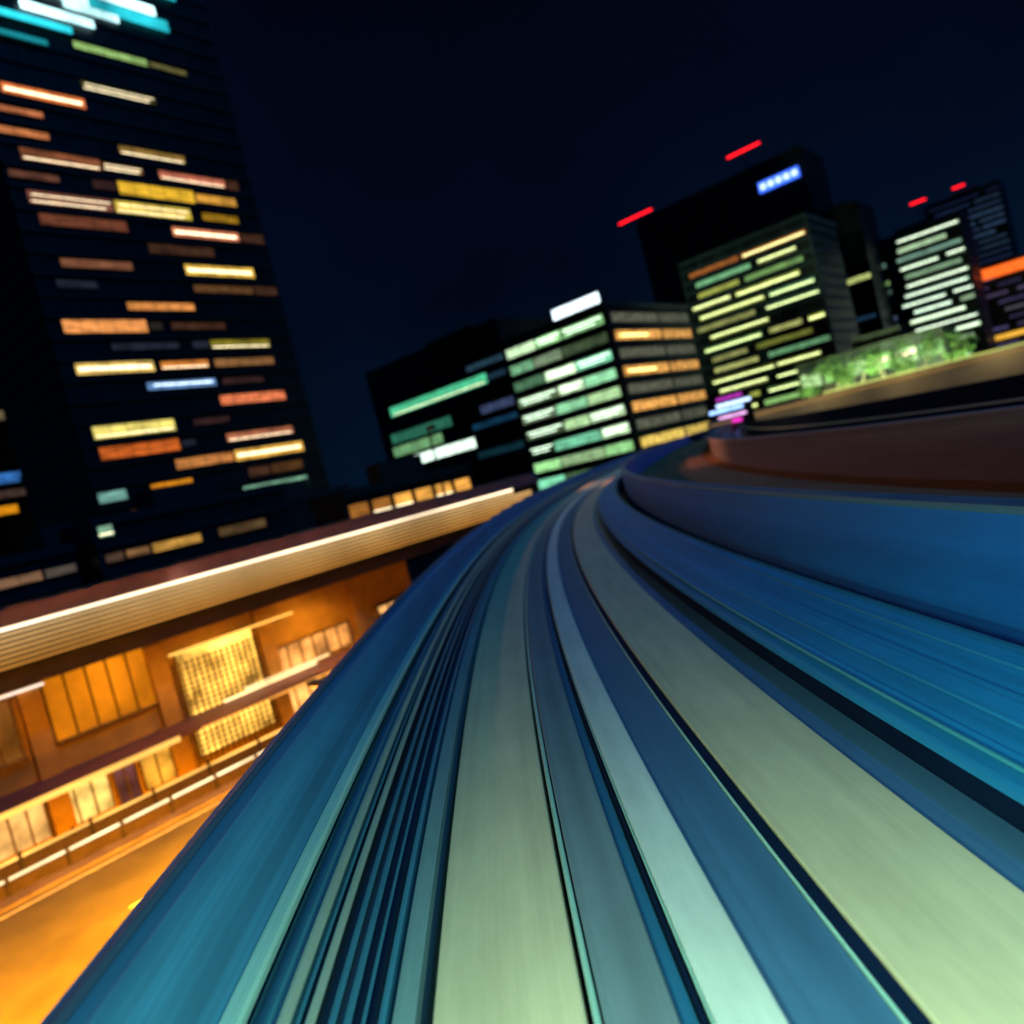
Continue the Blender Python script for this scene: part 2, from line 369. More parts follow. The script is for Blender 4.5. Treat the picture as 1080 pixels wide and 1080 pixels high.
# ------------------------------------------------------------------ left apartment tower
TL = face(75, 400, 112, GH)
t_r, _ = TL.hit(312, 400)
tower = slab_building('apartment_tower', 'tall dark tower at left with scattered orange and yellow lit windows and cyan lit top', 'tower', TL, -1.0, t_r+1, 26, 135, (.006, .006, .009), 3.2)
WL = [(118, 60, 80, 8, (150, 190, 110), 1, 0), (160, 65, 75, 6, (110, 105, 60), .7, 0), (127, 102, 80, 9, (60, 60, 22), .8, 2), (48, 106, 90, 12, (235, 125, 65), 1, 3),
 (20, 131, 60, 7, (180, 105, 65), 1, 0), (25, 150, 60, 8, (200, 120, 70), 1, 0), (66, 172, 85, 13, (130, 75, 45), 1, 1), (160, 160, 70, 9, (130, 100, 45), 1, 1),
 (122, 180, 60, 8, (110, 75, 35), 1, 2), (203, 188, 70, 9, (190, 105, 80), 1, 1), (166, 203, 80, 14, (225, 175, 45), 1, 0), (226, 211, 46, 9, (205, 145, 55), 1, 0),
 (163, 224, 80, 13, (215, 185, 70), 1, 2), (232, 229, 38, 8, (150, 110, 20), 1, 0), (218, 248, 70, 10, (220, 130, 90), 1, 3), (75, 210, 90, 14, (120, 70, 55), 1, 2),
 (30, 183, 65, 8, (90, 55, 40), 1, 0), (93, 248, 92, 12, (100, 55, 35), 1, 0), (105, 287, 75, 9, (120, 75, 50), 1, 0), (232, 284, 72, 11, (240, 190, 80), 1, 3),
 (236, 304, 62, 8, (90, 60, 30), 1, 0), (172, 329, 70, 8, (220, 140, 70), 1, 0), (113, 347, 88, 14, (235, 150, 80), 1, 0), (253, 359, 62, 9, (120, 110, 30), 1, 1),
 (258, 381, 62, 8, (130, 90, 50), 1, 0), (122, 386, 82, 12, (240, 200, 110), 1, 3), (197, 392, 50, 8, (200, 120, 50), 1, 1), (194, 411, 72, 8, (100, 140, 190), 1, 4),
 (267, 418, 68, 10, (225, 120, 75), 1, 0), (141, 446, 86, 13, (235, 215, 110), 1, 1), (147, 467, 84, 13, (190, 90, 30), 1, 0), (275, 457, 70, 8, (170, 100, 70), 1, 1),
 (285, 476, 72, 11, (240, 180, 80), 1, 3), (218, 489, 62, 10, (190, 120, 60), 1, 0), (293, 516, 68, 12, (120, 170, 140), 1, 0), (185, 524, 44, 10, (210, 130, 20), 1, 0),
 (243, 546, 56, 13, (140, 190, 150), 1, 1), (308, 535, 50, 10, (200, 160, 110), 1, 4), (106, 541, 65, 11, (110, 160, 150), 1, 0), (170, 568, 90, 13, (70, 48, 20), 1, 0)]
used = {}
def put_windows(f, root, WLst, lo, hi, floor, boost=1.0, off=1.15):
    for (cx, cy, L, th, col, k, tb) in WLst:
        t, z = f.hit(cx, cy); st, sz = f.scale(t, z)
        w_ = L/st; h_ = max(.9, min(floor-1.0, th/sz))
        fl = round((z-off)/floor); zc = fl*floor+floor*.5+.1
        t0 = max(lo, t-w_/2); t1 = min(hi, t+w_/2)
        for (a, b) in used.get((root.name, fl), []):
            if t0 < b+.3 and t1 > a-.3:
                if t > (a+b)/2: t0 = b+.35
                else: t1 = a-.35
        if t1-t0 < 1.2: continue
        used.setdefault((root.name, fl), []).append((t0, t1))
        tubes = {0: (), 1: ((.03, .97, .2, .13),), 2: ((.05, .97, .7, .1), (.03, .9, .2, .12)), 3: ((.04, .96, .5, .38),), 4: ((.1, .95, .6, .2),)}[tb]
        window(f, t0, t1, zc-h_/2, zc+h_/2, col, k*boost, root, tubes, mull=2.2, tubecol=(215, 235, 255) if tb == 4 else None)
put_windows(TL, tower, WL, -.8, t_r+.8, 3.2, 1.05)
rdm = random.Random(4); dimw = []
for _ in range(34):
    t_ = rdm.uniform(3, t_r-4); z_ = rdm.uniform(14, 74); q_ = project(TL.P(t_, z_))
    dimw.append((q_[0], q_[1], rdm.uniform(30, 75), rdm.uniform(6, 11), rdm.choice([(62, 38, 22), (50, 30, 26), (38, 34, 26), (30, 34, 44), (74, 46, 18)]), 1, rdm.choice([0, 0, 0, 0, 0])))
put_windows(TL, tower, dimw, -.8, t_r+.8, 3.2)
# cyan lit crown floors near its top
for i, (cx, cy, L, th, k) in enumerate(((30, 22, 95, 7, 1.6), (60, 17, 80, 9, 2.4), (95, 14, 60, 8, 2.2), (135, 18, 88, 12, 1.2), (20, 40, 60, 5, .6), (120, 1, 90, 10, 2.2), (50, -8, 90, 10, 2), (150, -12, 70, 9, 1))):
    t, z = TL.hit(cx, cy); st, sz = TL.scale(t, z)
    b = MB().box(TL.P(t, z, .55), (L/st, .25, th/sz), TL.d).build('crown_light', emit((40, 190, 205) if k < 2 else (190, 245, 250), k, .6, .12), tower)
# second tower at the very left edge
TL2 = face(-60, 420, 150, GH); tr2, _ = TL2.hit(38, 430)
tw2 = slab_building('apartment_tower', 'dark tower cut by the left picture edge with orange and blue lit windows', 'tower', TL2, -4, tr2+.5, 24, 62, (.005, .007, .014), 3.2)
put_windows(TL2, tw2, [(12, 373, 50, 11, (205, 110, 60), 1, 0), (22, 439, 58, 10, (100, 85, 60), 1, 0), (30, 505, 75, 11, (50, 105, 175), 1, 0), (26, 520, 70, 8, (60, 45, 40), 1, 0), (5, 549, 34, 9, (220, 140, 20), 1, 0), (10, 607, 40, 8, (150, 110, 80), 1, 0)], -3.5, tr2, 3.2)

# low blocks along the street behind the deck
for i, (px, Y, wd, zt, lab, wins) in enumerate((
    (-40, 82, 26, 13.5, 'low block at far left behind the lit deck with dim tan windows', [(20, 612, 50, 9, (150, 110, 80), .7, 0), (60, 600, 40, 8, (90, 80, 70), .7, 0), (20, 640, 50, 9, (120, 85, 60), .7, 0)]),
    (110, 88, 26, 15.5, 'low block at the foot of the tall tower with teal and amber windows', [(75, 573, 95, 13, (130, 175, 145), 1, 1), (190, 584, 52, 9, (190, 140, 60), 1, 0), (95, 605, 80, 9, (75, 55, 40), 1, 0), (140, 598, 60, 8, (120, 85, 50), 1, 0), (260, 572, 50, 9, (80, 60, 35), 1, 0)]),
    (300, 120, 16, 14, 'low dark block right of the tall tower behind the lit deck', [(345, 552, 60, 7, (50, 60, 55), 1, 0), (330, 566, 60, 7, (70, 65, 50), 1, 0), (390, 545, 40, 6, (90, 60, 40), 1, 1)]))):
    f = face(px, 600, Y, GH)
    r_ = slab_building('low_block', lab, 'building', f, 0, wd, 14, zt, (.022, .022, .028), 3.3)
    put_windows(f, r_, wins, .4, wd-.4, 3.3)

# ------------------------------------------------------------------ elevated walkway with lit louvres
DK = Face((at(-60, 648, 27.5).x, at(-60, 648, 27.5).y), (A40.x, A40.y)); DK.n = Vector((P40.x, P40.y, 0))
tE, _ = DK.hit(566, 506)
dk = thing('elevated_walkway', 'long elevated walkway at left with mauve parapet and rows of warm light slats', 'walkway', DK.P(10, 0))
m_mauve = mat('mauve_concrete', (.20, .13, .14), .8, 0, .18, scale=.6, bump=.2)
m_bdark = mat('dark_brown_steel', (.035, .022, .018), .6, .2, .3, scale=.8)
def along(t0, t1, q, dq, z0, z1, name, m, par): return MB().box(DK.P((t0+t1)/2, (z0+z1)/2, q), (t1-t0, dq, z1-z0), DK.d).build(name, m, par)
along(-12, tE, -2.2, 4.2, 9.02, 9.3, 'deck_slab', m_bdark, dk)
along(-12, tE, 0, .3, 8.95, 9.62, 'parapet', m_mauve, dk)
along(-12, tE, .0, .06, 9.66, 9.72, 'handrail', mat('bronze_rail', (.4, .3, .22), .4, .5, .1), dk)
along(-12, tE, -.12, .1, 7.3, 8.94, 'louvre_box', mat('louvre_back', (.012, .008, .006), .7, 0, .2), dk)
for k in range(8):
    col = (255, 228, 190) if k == 7 else (250-7*(7-k), 205-10*(7-k), 140-12*(7-k))
    along(-12, tE-1-(0 if k < 6 else 2), .0, .12, 7.42+k*.2, 7.42+k*.2+(.075 if k < 7 else .13), 'light_slat', emit(col, 1.25 if k < 7 else 2.8, .3, .12), dk)
for k in range(-1, 6):
    MB().tube(DK.P(k*9+3, 0, -2.2), DK.P(k*9+3, 7.2, -2.2), .38, .38, 14).build('column', m_bdark, dk, True)
along(-12, tE, -2.2, 4.0, 6.55, 7.26, 'girder', m_bdark, dk)
for k in range(14): MB().box(DK.P(-10+k*4.6, 9.62+.02, .0), (.07, .07, .1), DK.d).build('rail_post', m_bdark, dk)

# ------------------------------------------------------------------ station hall under and behind the walkway
gp = ground(240, 800)
HF = Face((gp.x, gp.y), (A40.x, A40.y)); HF.n = Vector((P40.x, P40.y, 0))
hall = thing('station_hall', 'orange lit station hall under the walkway with a bright golden lattice window', 'building', HF.P(5, 0))
m_owall = mat('ochre_render', (.50, .27, .06), .75, 0, .3, scale=.7, bump=.2)
def hq(px, py): return HF.hit(px, py)
def hbox(x0, y0, x1, y1, q, dq, name, m, par=None):
    """box on the hall front between two picture corners (top left, bottom right)"""
    t0, za = hq(x0, y0); t1, zb = hq(x1, y1); z0, z1 = max(.02, min(za, zb)), max(za, zb)
    return MB().box(HF.P((t0+t1)/2, (z0+z1)/2, q), (abs(t1-t0), dq, z1-z0), HF.d).build(name, m, par or hall), (t0, t1, z0, z1)
def glow_panel(x0, y0, x1, y1, col, k, name='window', var=.4, scale=.8, nb=4, q=.0, m=None):
    t0, za = hq(x0, y0); t1, zb = hq(x1, y1); z0, z1 = max(.15, min(za, zb)), max(za, zb)
    b = MB()
    for z in (z0, z1): b.box(HF.P((t0+t1)/2, z, q+.1), (t1-t0+.2, .18, .12), HF.d)
    for i in range(nb+1): b.box(HF.P(t0+(t1-t0)*i/nb, (z0+z1)/2, q+.1), (.07, .12, z1-z0-.12), HF.d)
    fo = b.build(name, mat('bronze_mullion', (.16, .09, .03), .5, .3, .2), hall)
    MB().box(HF.P((t0+t1)/2, (z0+z1)/2, q+.03), (t1-t0, .04, z1-z0), HF.d).build('pane', m or emit(col, k, var, scale), fo)
    return fo
tA, _ = hq(-110, 800); tB, _ = hq(455, 700)
MB().box(HF.P((tA+tB)/2, 3.2, -5), (tB-tA, 10, 6.4), HF.d).build('wall', m_owall, hall)
lw = glow_panel(182, 690, 290, 762, None, 1, 'lattice_window', nb=1, m=emit((255, 190, 78), 2.2, .8, .8))
ta, _ = hq(182, 730); tb, _ = hq(290, 720); b = MB(); k = 0
while ta+k*.3 < tb: b.box(HF.P(ta+k*.3, 2.75, .1), (.07, .08, 4.9), HF.d); k += 1
for k in range(20): b.box(HF.P((ta+tb)/2, .4+k*.245, .13), (tb-ta, .06, .06), HF.d)
b.build('lattice', mat('bronze_mullion', (.16, .09, .03), .5, .3, .2), lw)
def glow_tz(px0, px1, z0, z1, col, k, name, nb):
    ta, _ = hq(px0, 760); tb, _ = hq(px1, 760); b = MB()
    b.box(HF.P((ta+tb)/2, z1+.05, .08), (tb-ta+.2, .16, .1), HF.d)
    for i in range(nb+1): b.box(HF.P(ta+(tb-ta)*i/nb, (z0+z1)/2, .08), (.07, .12, z1-z0), HF.d)
    fo = b.build(name, mat('bronze_mullion', (.16, .09, .03), .5, .3, .2), hall)
    MB().box(HF.P((ta+tb)/2, (z0+z1)/2, .03), (tb-ta, .04, z1-z0), HF.d).build('pane', emit(col, k, .65, .9), fo)
glow_tz(-70, 20, .3, 2.1, (240, 175, 95), 1.1, 'shop_window', 4)
glow_tz(34, 96, .3, 2.1, (255, 205, 105), 1.3, 'shop_window', 3)
glow_tz(102, 128, .15, 2.2, (90, 40, 50), 1.0, 'door', 2)
glow_tz(134, 170, .3, 2.1, (235, 160, 50), 1.1, 'shop_window', 2)
glow_tz(302, 350, .3, 2.2, (255, 175, 90), 1.3, 'shop_window', 3)
glow_tz(356, 440, .3, 2.2, (255, 150, 60), 1.2, 'shop_window', 4)
glow_tz(306, 392, 2.9, 4.1, (255, 165, 80), 1.1, 'shop_window', 6)
glow_panel(40, 716, 166, 742, (215, 118, 10), 1.0, 'window', .6, .351, 5)
glow_panel(-60, 760, 26, 800, (110, 62, 20), 1, 'window', .6, .5, 3)
glow_panel(396, 640, 452, 628, (230, 165, 95), 1, 'shop_window', .6, 1.2, 5)
# pilasters
for px in (30, 174, 296, 400):
    t, _ = hq(px, 740); MB().box(HF.P(t, 3.2, .18), (.8, .36, 6.36), HF.d).build('pilaster', m_owall, hall)
# canopy with strip lights over the entrances
def strip_light(t0, t1, q, z, th, col, k, par): return MB().box(HF.P((t0+t1)/2, z, q), (t1-t0, .08, th), HF.d).build('strip_light', emit(col, k, .2, .5), par)
t0, z = hq(42, 708); t1, _ = hq(190, 660); strip_light(t0, t1, .5, z, .10, (255, 200, 90), 1.8, hall)
t0, z = hq(172, 690); t1, _ = hq(300, 636); strip_light(t0, t1, .5, z-.1, .10, (255, 185, 80), 1.8, hall)
t0, z = hq(-10, 738); t1, _ = hq(42, 724); strip_light(t0, t1, .5, z, .10, (255, 225, 200), 1.6, hall)
for (xa, ya, xb, k) in ((213, 755, 300, 2.2), (228, 740, 325, 2.6), (250, 727, 338, 2.0), (300, 770, 372, 1.4)):
    ta, z = hq(xa, ya); tb, _ = hq(xb, ya-(xb-xa)*.42)
    strip_light(ta, tb, .75, max(.4, z), .09, (255, 215, 150), k, hall)
cv = MB(); ta, _ = hq(-60, 800); tb, _ = hq(390, 700)
cv.box(HF.P((ta+tb)/2, 2.55, 1.5), (tb-ta, 2.6, .16), HF.d)
cv.build('canopy', mat('plum_canopy', (.16, .06, .07), .6, 0, .3, scale=.8), hall)
strip_light(ta+.3, hq(165, 800)[0], 2.84, 2.5, .22, (255, 190, 90), 1.5, hall)
strip_light(hq(165, 800)[0]+1, tb-.5, 2.84, 2.5, .07, (255, 170, 70), 1.3, hall)

# added low barriers before the hall; their strips stand in for car light streaks
def barrier(px, py, n_, L, lab, z1, col, k, cc):
    p0 = ground(px, py); b0 = thing('streak_barrier', lab, 'barrier', p0)
    f = Face((p0.x, p0.y), (A40.x, A40.y)); f.n = Vector((P40.x, P40.y, 0))
    MB().box(f.P(L/2, z1/2+.13, 0), (L, .22, z1), f.d).build('panel', cc, b0)
    MB().box(f.P(L/2, z1+.19, 0), (L, .1, .07), f.d).build('car_streak_light', emit(col, k, .3, .6), b0)
    for i in range(n_+1): MB().box(f.P(L*i/n_, (z1+.3)/2+.13, .16), (.12, .08, z1+.3), f.d).build('post', m_bdark, b0)
    return b0
barrier(-60, 985, 9, 17.5, 'added low kerb barrier beside the orange road with a thin white strip in place of car lights', .45, (255, 226, 170), 2.4, mat('barrier_steel', (.06, .035, .02), .6, .2, .3))
barrier(-60, 966, 6, 15, 'added low barrier nearer the orange hall wall with a golden strip in place of car lights', .5, (255, 190, 90), 1.8, mat('barrier_steel', (.06, .035, .02), .6, .2, .3))

# sodium street lamps below the guideway and along the hall
def street_lamp(p, label, energy, aim, hgt=6.2, grp='sodium street lamps beside the road'):
    root = thing('street_lamp', label, 'street lamp', (p.x, p.y, 0), grp)
    mm = mat('lamp_post_steel', (.10, .10, .11), .5, .4, .2)
    MB().tube((p.x, p.y, 0), (p.x, p.y, hgt), .09, .055, 10).build('pole', mm, root, True)
    MB().tube((p.x, p.y, 0), (p.x, p.y, .5), .16, .13, 10).build('base', mm, root, True)
    d = (aim-p); d.z = 0; d.normalize(); e_ = Vector((p.x, p.y, hgt))+d*1.3
    MB().tube((p.x, p.y, hgt-.05), e_+Vector((0, 0, .12)), .045, .04, 8).build('arm', mm, root, True)
    hd = MB().box(e_+d*.25+Vector((0, 0, .12)), (.75, .26, .12), d).build('lamp_head', mm, root)
    MB().box(e_+d*.25+Vector((0, 0, .045)), (.6, .2, .03), d).build('lens', emit((255, 160, 50), 6, .05), hd)
    light('sodium_light', 'SPOT', e_+d*.25-Vector((0, 0, .03)), aim, energy, (1.0, .36, .005), spot_size=R(112), spot_blend=.9, shadow_soft_size=.2)
kb = S0+P40*15.0
for k in range(3):
    p_ = kb+A40*(-8+k*13); p_ = Vector((p_.x, p_.y, 0))
    street_lamp(p_, 'orange sodium street lamp on the far kerb of the road below the guideway', (150000, 150000, 50000)[k], p_-P40*4.5, 5.8)

# ------------------------------------------------------------------ right hand city
G2 = GH-math.pi/2
# B: small block with mint ribbon windows
fB = face(500, 455, 150, G2); fB.d = -fB.d                        # along = towards the left... keep left to right
def lr_face(px, py, Y, hd):
    f = face(px, py, Y, hd); a = project(f.P(0, 10))[0]; b = project(f.P(1, 10))[0]
    if b < a: f.d = -f.d
    return f
fB = lr_face(408, 470, 215, G2); tb_, _ = fB.hit(548, 440)
bB = slab_building('office_block', 'small dark office block left of centre with mint green ribbon windows', 'office building', fB, -1, tb_, 22, 46, (.010, .011, .012), 3.6)
put_windows(fB, bB, [(462, 427, 108, 14, (75, 190, 140), 1, 1), (445, 459, 66, 12, (40, 100, 80), 1, 0), (442, 475, 54, 11, (105, 155, 105), 1, 0), (461, 485, 84, 17, (225, 255, 235), 1.5, 0),
  (515, 382, 50, 6, (35, 60, 75), 1, 0), (520, 401, 55, 6, (25, 45, 60), 1, 0), (530, 425, 50, 9, (50, 60, 90), 1, 0), (525, 444, 56, 6, (15, 50, 75), 1, 0), (530, 482, 50, 7, (12, 40, 50), 1, 0)], -.6, tb_-.4, 3.6, 1.1)
# yellow lit low arcade in front of it
fA = lr_face(366, 540, 92, GH+R(8)); ta2, _ = fA.hit(498, 512)
ar = slab_building('lit_arcade', 'low arcade with a golden lit front below the mint windowed block', 'arcade', fA, 0, ta2, 8, 11.8, (.05, .035, .02), 3.0)
for i in range(6):
    a, b = ta2*i/6+.3, ta2*(i+1)/6-.3
    window(fA, a, b, 9.0, 10.9, (235, 165, 70) if i > 1 else (150, 95, 35), 1.1, ar, ((0.02, .98, .2, .3),) if i in (1, 2, 4) else ())

# C: corner building, two lit faces
cp = at(660, 420, 165)
fCl = lr_face(660, 420, 165, G2); fCr = lr_face(660, 420, 165, GH)
tl, _ = fCl.hit(541, 410); trr, _ = fCr.hit(742, 400)
zt = fCl.hit(640, 322)[1]
rootC = slab_building('office_building', 'corner office building with pale green windows on one face and orange on the other', 'office building', fCl, tl, 0, trr, zt, (.02, .026, .036), 4.0, lip=.2)
fCl.n = fCl.n; FLC = 4.0
nfl = int(zt/FLC)
rnd = random.Random(3)
greens = [(150, 225, 170), (190, 235, 170), (110, 190, 150), (205, 240, 190), (140, 200, 130)]
for k in range(1, nfl):
    z0, z1 = k*FLC+.6, k*FLC+FLC-1.25
    zc = (z0+z1)/2
    n_ = 3; dim = .35 if (k == nfl-2) else 1
    a = tl+.5
    cuts = sorted([rnd.uniform(.25, .45), rnd.uniform(.55, .8)])
    xs = [0]+cuts+[1]
    for i in range(3):
        t0 = tl+.6+(-tl-1.2)*xs[i]+.15; t1 = tl+.6+(-tl-1.2)*xs[i+1]-.15
        c = rnd.choice(greens); kk = rnd.choice([.25, .55, .9, 1.15, 1.6])*dim
        if i == 0 and rnd.random() < .4: kk *= .15
        tb = ((.05, .95, .75, .25), (.1, .8, .35, .2)) if rnd.random() < .45 else ()
        window(fCl, t0, t1, z0, z1, c, kk, rootC, tb, q=.12, mull=3, tubecol=(225, 255, 225))
    warm = (k % 2 == nfl % 2)
    for i in range(2):
        x0, x1 = ((.04, .56), (.58, .97))[i]
        c = (238, 170, 85) if warm else (110, 112, 92)
        if k == 1 or k == 2: c = (235, 200, 95)
        window(fCr, trr*x0, trr*x1, z0, z1, c, (1.05 if i == 0 else .8)*(1 if warm or k < 3 else .6), rootC, ((.1, .7, .5, .6),) if warm and i == 0 and rnd.random() < .5 else (), q=.12, mull=3, tubecol=(255, 225, 130))
# white rooftop screen
tq, zq = fCl.hit(618, 316)
for a, b, hh in ((-13.5, -1.0, 2.4),):
    MB().box(fCl.P((a+b)/2, zt+2.3, -.4), (b-a, .4, hh), fCl.d).build('roof_sign_light', emit((220, 240, 250), 2.4, .3), rootC)

# D: tall block, yellow-green windows
def ribbon_block(root, f, t0, t1, ztop, floor, cols, seed, nmax=96, kmin=.4, kmax=1.1, cover=.8, zmin=6, seglen=(7, 16), tubep=.35, tubecol=(235, 255, 190), h=.5, warmtop=None):
    rd = random.Random(seed); cnt = 0
    k = int(ztop/floor)-1
    while k*floor > zmin and cnt < nmax:
        t = t0+.8+rd.uniform(0, 4)
        while t < t1-4 and cnt < nmax:
            L = min(rd.uniform(*seglen), t1-.6-t)
            if L < 2.5: break
            if rd.random() < cover:
                c = rd.choice(cols); kk = rd.uniform(kmin, kmax)
                if warmtop and k*floor > ztop-warmtop: c = (190, 110, 50)
                z0 = k*floor+(floor-h*floor)/2+.1
                window(f, t, t+L, z0, z0+h*floor, c, kk, root, ((.02, .98, rd.uniform(.3, .7), .35),) if rd.random() < tubep else (), q=.0, mull=4, tubecol=tubecol)
                cnt += 1
            t += L+rd.uniform(.5, 3.5)
        k -= 1
yg = [(165, 175, 75), (190, 200, 90), (140, 190, 110), (110, 170, 120), (200, 205, 120), (90, 120, 60), (150, 190, 90)]
fD = lr_face(728, 330, 250, G2); tD, _ = fD.hit(872, 330); zD = fD.hit(840, 232)[1]
bD = slab_building('office_tower', 'broad tower right of centre full of yellow green ribbon windows', 'tower', fD, 0, tD, 30, zD, (.022, .045, .075), 3.5)
ribbon_block(bD, fD, 0, tD, zD, 3.5, yg, 11, 98, .3, 1.15, .97, 6, (10, 22), .5, (235, 250, 170), .4, warmtop=6)
# H: dark tall tower behind with blue sign and red beacons
fH = lr_face(672, 235, 330, G2); tH, _ = fH.hit(850, 190); zH = fH.hit(800, 170)[1]
bH = slab_building('dark_tower', 'unlit black tower behind the yellow green tower with a blue roof sign', 'tower', fH, 0, tH, 30, zH-2, (.004, .005, .009), 3.6)
def on_face(root, f, px, py, L, th, col, k, name, q=.8, support=True):
    t, z = f.hit(px, py); st, sz = f.scale(t, z)
    o = MB().box(f.P(t, z, q), (L/st, .5, th/sz), f.d).build(name, emit(col, k, .15, .4), root); return o, t, z
sg, t, z = on_face(bH, fH, 822, 190, 46, 11, (60, 110, 255), 2.0, 'roof_sign')
for i in range(5): MB().box(fH.P(t-6+i*3.0, z, 1.12), (1.9, .12, 1.9), fH.d).build('sign_letter', emit((190, 215, 255), 2.2, .05), sg)
for i in range(3): MB().tube(fH.P(t-5+i*5, zH-8, .3), fH.P(t-5+i*5, z-1, .5), .2).build('sign_strut', m_frame, bH)
m_red = emit((255, 20, 30), 3, .05)
def beacon(f, px, py, L, ztop, root, q=0):
    t, z = f.hit(px, py); st, sz = f.scale(t, z)
    mast = MB().tube(f.P(t, ztop-1, q), f.P(t, z, q), .35, .2, 6).build('beacon_mast', m_frame, root)
    MB().box(f.P(t, z+.5, q), (L/st, .6, 1.6/sz), f.d).build('beacon_light', m_red, mast)
beacon(fH, 784, 160, 38, zH, bH); beacon(fH, 670, 230, 38, fH.hit(675, 250)[1], bH)
# dark slab between D and E
fM = lr_face(872, 330, 290, G2); tM, _ = fM.hit(928, 330); zM = fM.hit(900, 215)[1]
bM = slab_building('dark_block', 'narrow dark tower between the yellow green tower and the white windowed tower', 'tower', fM, 0, tM, 26, zM, (.008, .011, .018), 3.6)
put_windows(fM, bM, [(895, 296, 50, 5, (190, 205, 120), 1, 0), (918, 354, 58, 5, (200, 220, 180), 1, 0), (918, 364, 60, 7, (210, 235, 225), 1.2, 0), (905, 340, 40, 4, (25, 50, 70), 1, 0), (900, 380, 50, 6, (30, 60, 80), 1, 0)], .3, tM-.3, 3.6)
# E: white-green tower
fE = lr_face(912, 320, 300, G2); tE1, _ = fE.hit(945, 320); tE2, _ = fE.hit(1032, 320); zE = fE.hit(985, 236)[1]
bE = slab_building('office_tower', 'slim tower at right with crisp white green window rows', 'tower', fE, 0, tE2, 26, zE, (.022, .045, .08), 3.4)
ribbon_block(bE, fE, 0, tE1, zE-6, 3.4, [(80, 110, 100), (125, 165, 110), (75, 90, 115), (140, 185, 110)], 5, 40, .5, 1.2, .9, 10, (6, 14), .1, (200, 230, 180), .5)
ribbon_block(bE, fE, tE1+.5, tE2, zE, 3.4, [(150, 190, 150), (180, 215, 170), (120, 160, 140)], 6, 70, .25, 1.2, .92, 10, (12, 26), .6, (235, 255, 225), .42)
# F: dim tower behind right
fF = lr_face(985, 270, 430, G2); tF, _ = fF.hit(1068, 260); zF = fF.hit(1030, 200)[1]
bF = slab_building('dim_tower', 'faint blue grey tower behind the white windowed tower near the right edge', 'tower', fF, 0, tF, 30, zF, (.03, .055, .11), 3.6)
ribbon_block(bF, fF, 0, tF, zF, 3.6, [(22, 34, 60), (30, 45, 70), (40, 60, 85), (18, 26, 50)], 8, 80, .5, 1.1, .85, 20, (12, 25), .05, (90, 120, 140), .4)
beacon(fF, 1010, 197, 14, zF, bF, -3); beacon(fF, 967, 213, 18, fF.hit(975, 230)[1], bF, -3)
# G: purple grey block at the right edge with an orange top strip
fG = lr_face(1012, 330, 335, G2); tG = 75; zG = fG.hit(1040, 283)[1]
bG = slab_building('hotel_block', 'purple grey block at the right edge under a glowing orange roof strip', 'building', fG, 0, tG, 24, zG, (.05, .045, .085), 3.6)
ribbon_block(bG, fG, 0, tG, zG-3, 3.6, [(60, 55, 90), (75, 65, 95), (90, 85, 100), (50, 45, 75)], 9, 60, .5, 1.1, .8, 6, (8, 20), .08, (190, 170, 140), .4)
on_face(bG, fG, 1062, 283, 96, 11, (255, 105, 35), 1.4, 'roof_strip_light')
on_face(bG, fG, 1050, 357, 75, 5, (235, 175, 60), 1.2, 'canopy_light')

# neon sign on a pole near the end of the curve
fN = lr_face(770, 432, 120, G2)
ns = thing('neon_sign', 'magenta and white neon sign board above the end of the curve', 'neon sign', fN.P(0, 0))
t, z = fN.hit(769, 432)
MB().box(fN.P(t, z, -.2), (7.4, .25, 5.4), fN.d).build('board', m_frame, ns)
for (dz, dt, L, th, col, k) in ((1.9, .4, 4.2, .45, (200, 60, 200), 1.0), (.9, .9, 5.6, .5, (190, 215, 255), 2.4), (.1, -.5, 5.6, .5, (150, 190, 255), 2.6), (-1.0, .3, 4.6, .35, (240, 180, 240), 1.8), (-1.9, -.8, 5.0, .5, (235, 50, 190), 1.6)):
    MB().box(fN.P(t+dt, z+dz, .05), (L, .2, th), fN.d).build('neon_tube', emit(col, k, .25, 1.2), ns)
for dt in (-2, 2): MB().tube(fN.P(t+dt, 0, -.5), fN.P(t+dt, z, -.5), .2).build('pole', m_frame, ns)

# warm lit elevated road behind the inner guideway
rp = [at(748, 452, 118), at(800, 440, 122), at(870, 424, 122), at(960, 402, 120), at(1060, 378, 118), at(1180, 350, 116)]
fr = []; d = 0
for i in range(len(rp)):
    a = rp[max(0, i-1)]; b = rp[min(len(rp)-1, i+1)]; hd = math.atan2((b-a).x, (b-a).y)
    if i: d += (rp[i]-rp[i-1]).length
    fr.append((rp[i].x, rp[i].y, hd, d))
er = thing('elevated_road', 'cream lit elevated road with light strips above the dark inner trough', 'elevated road', (rp[2].x, rp[2].y, 0))
m_cream = mat('cream_barrier', (.42, .34, .22), .7, 0, .3, scale=.15)
MB().sweep([(.0, -4.2), (.0, .3), (-.3, .3), (-.3, -4.2)], fr, EYE).build('barrier_wall', m_cream, er)
MB().sweep([(-.31, -1.6), (-.31, -1.0), (-9, -1.0), (-9, -1.6)], fr, EYE).build('deck_slab', m_bdark, er)
for k, (z0, z1, col, kk) in enumerate(((.34, .62, (205, 215, 110), 1.1), (-.4, -.28, (200, 150, 80), .8))):
    MB().sweep([(.05, z0), (.05, z1), (-.02, z1), (-.02, z0)], fr[2:] if k == 0 else fr, EYE).build('light_strip', emit(col, kk, .6, .06), er)
for q in fr[::2]: MB().tube((q[0]-1, q[1]+4, 0), (q[0]-1, q[1]+4, 8.3), .7, .7, 12).build('column', m_bdark, er)
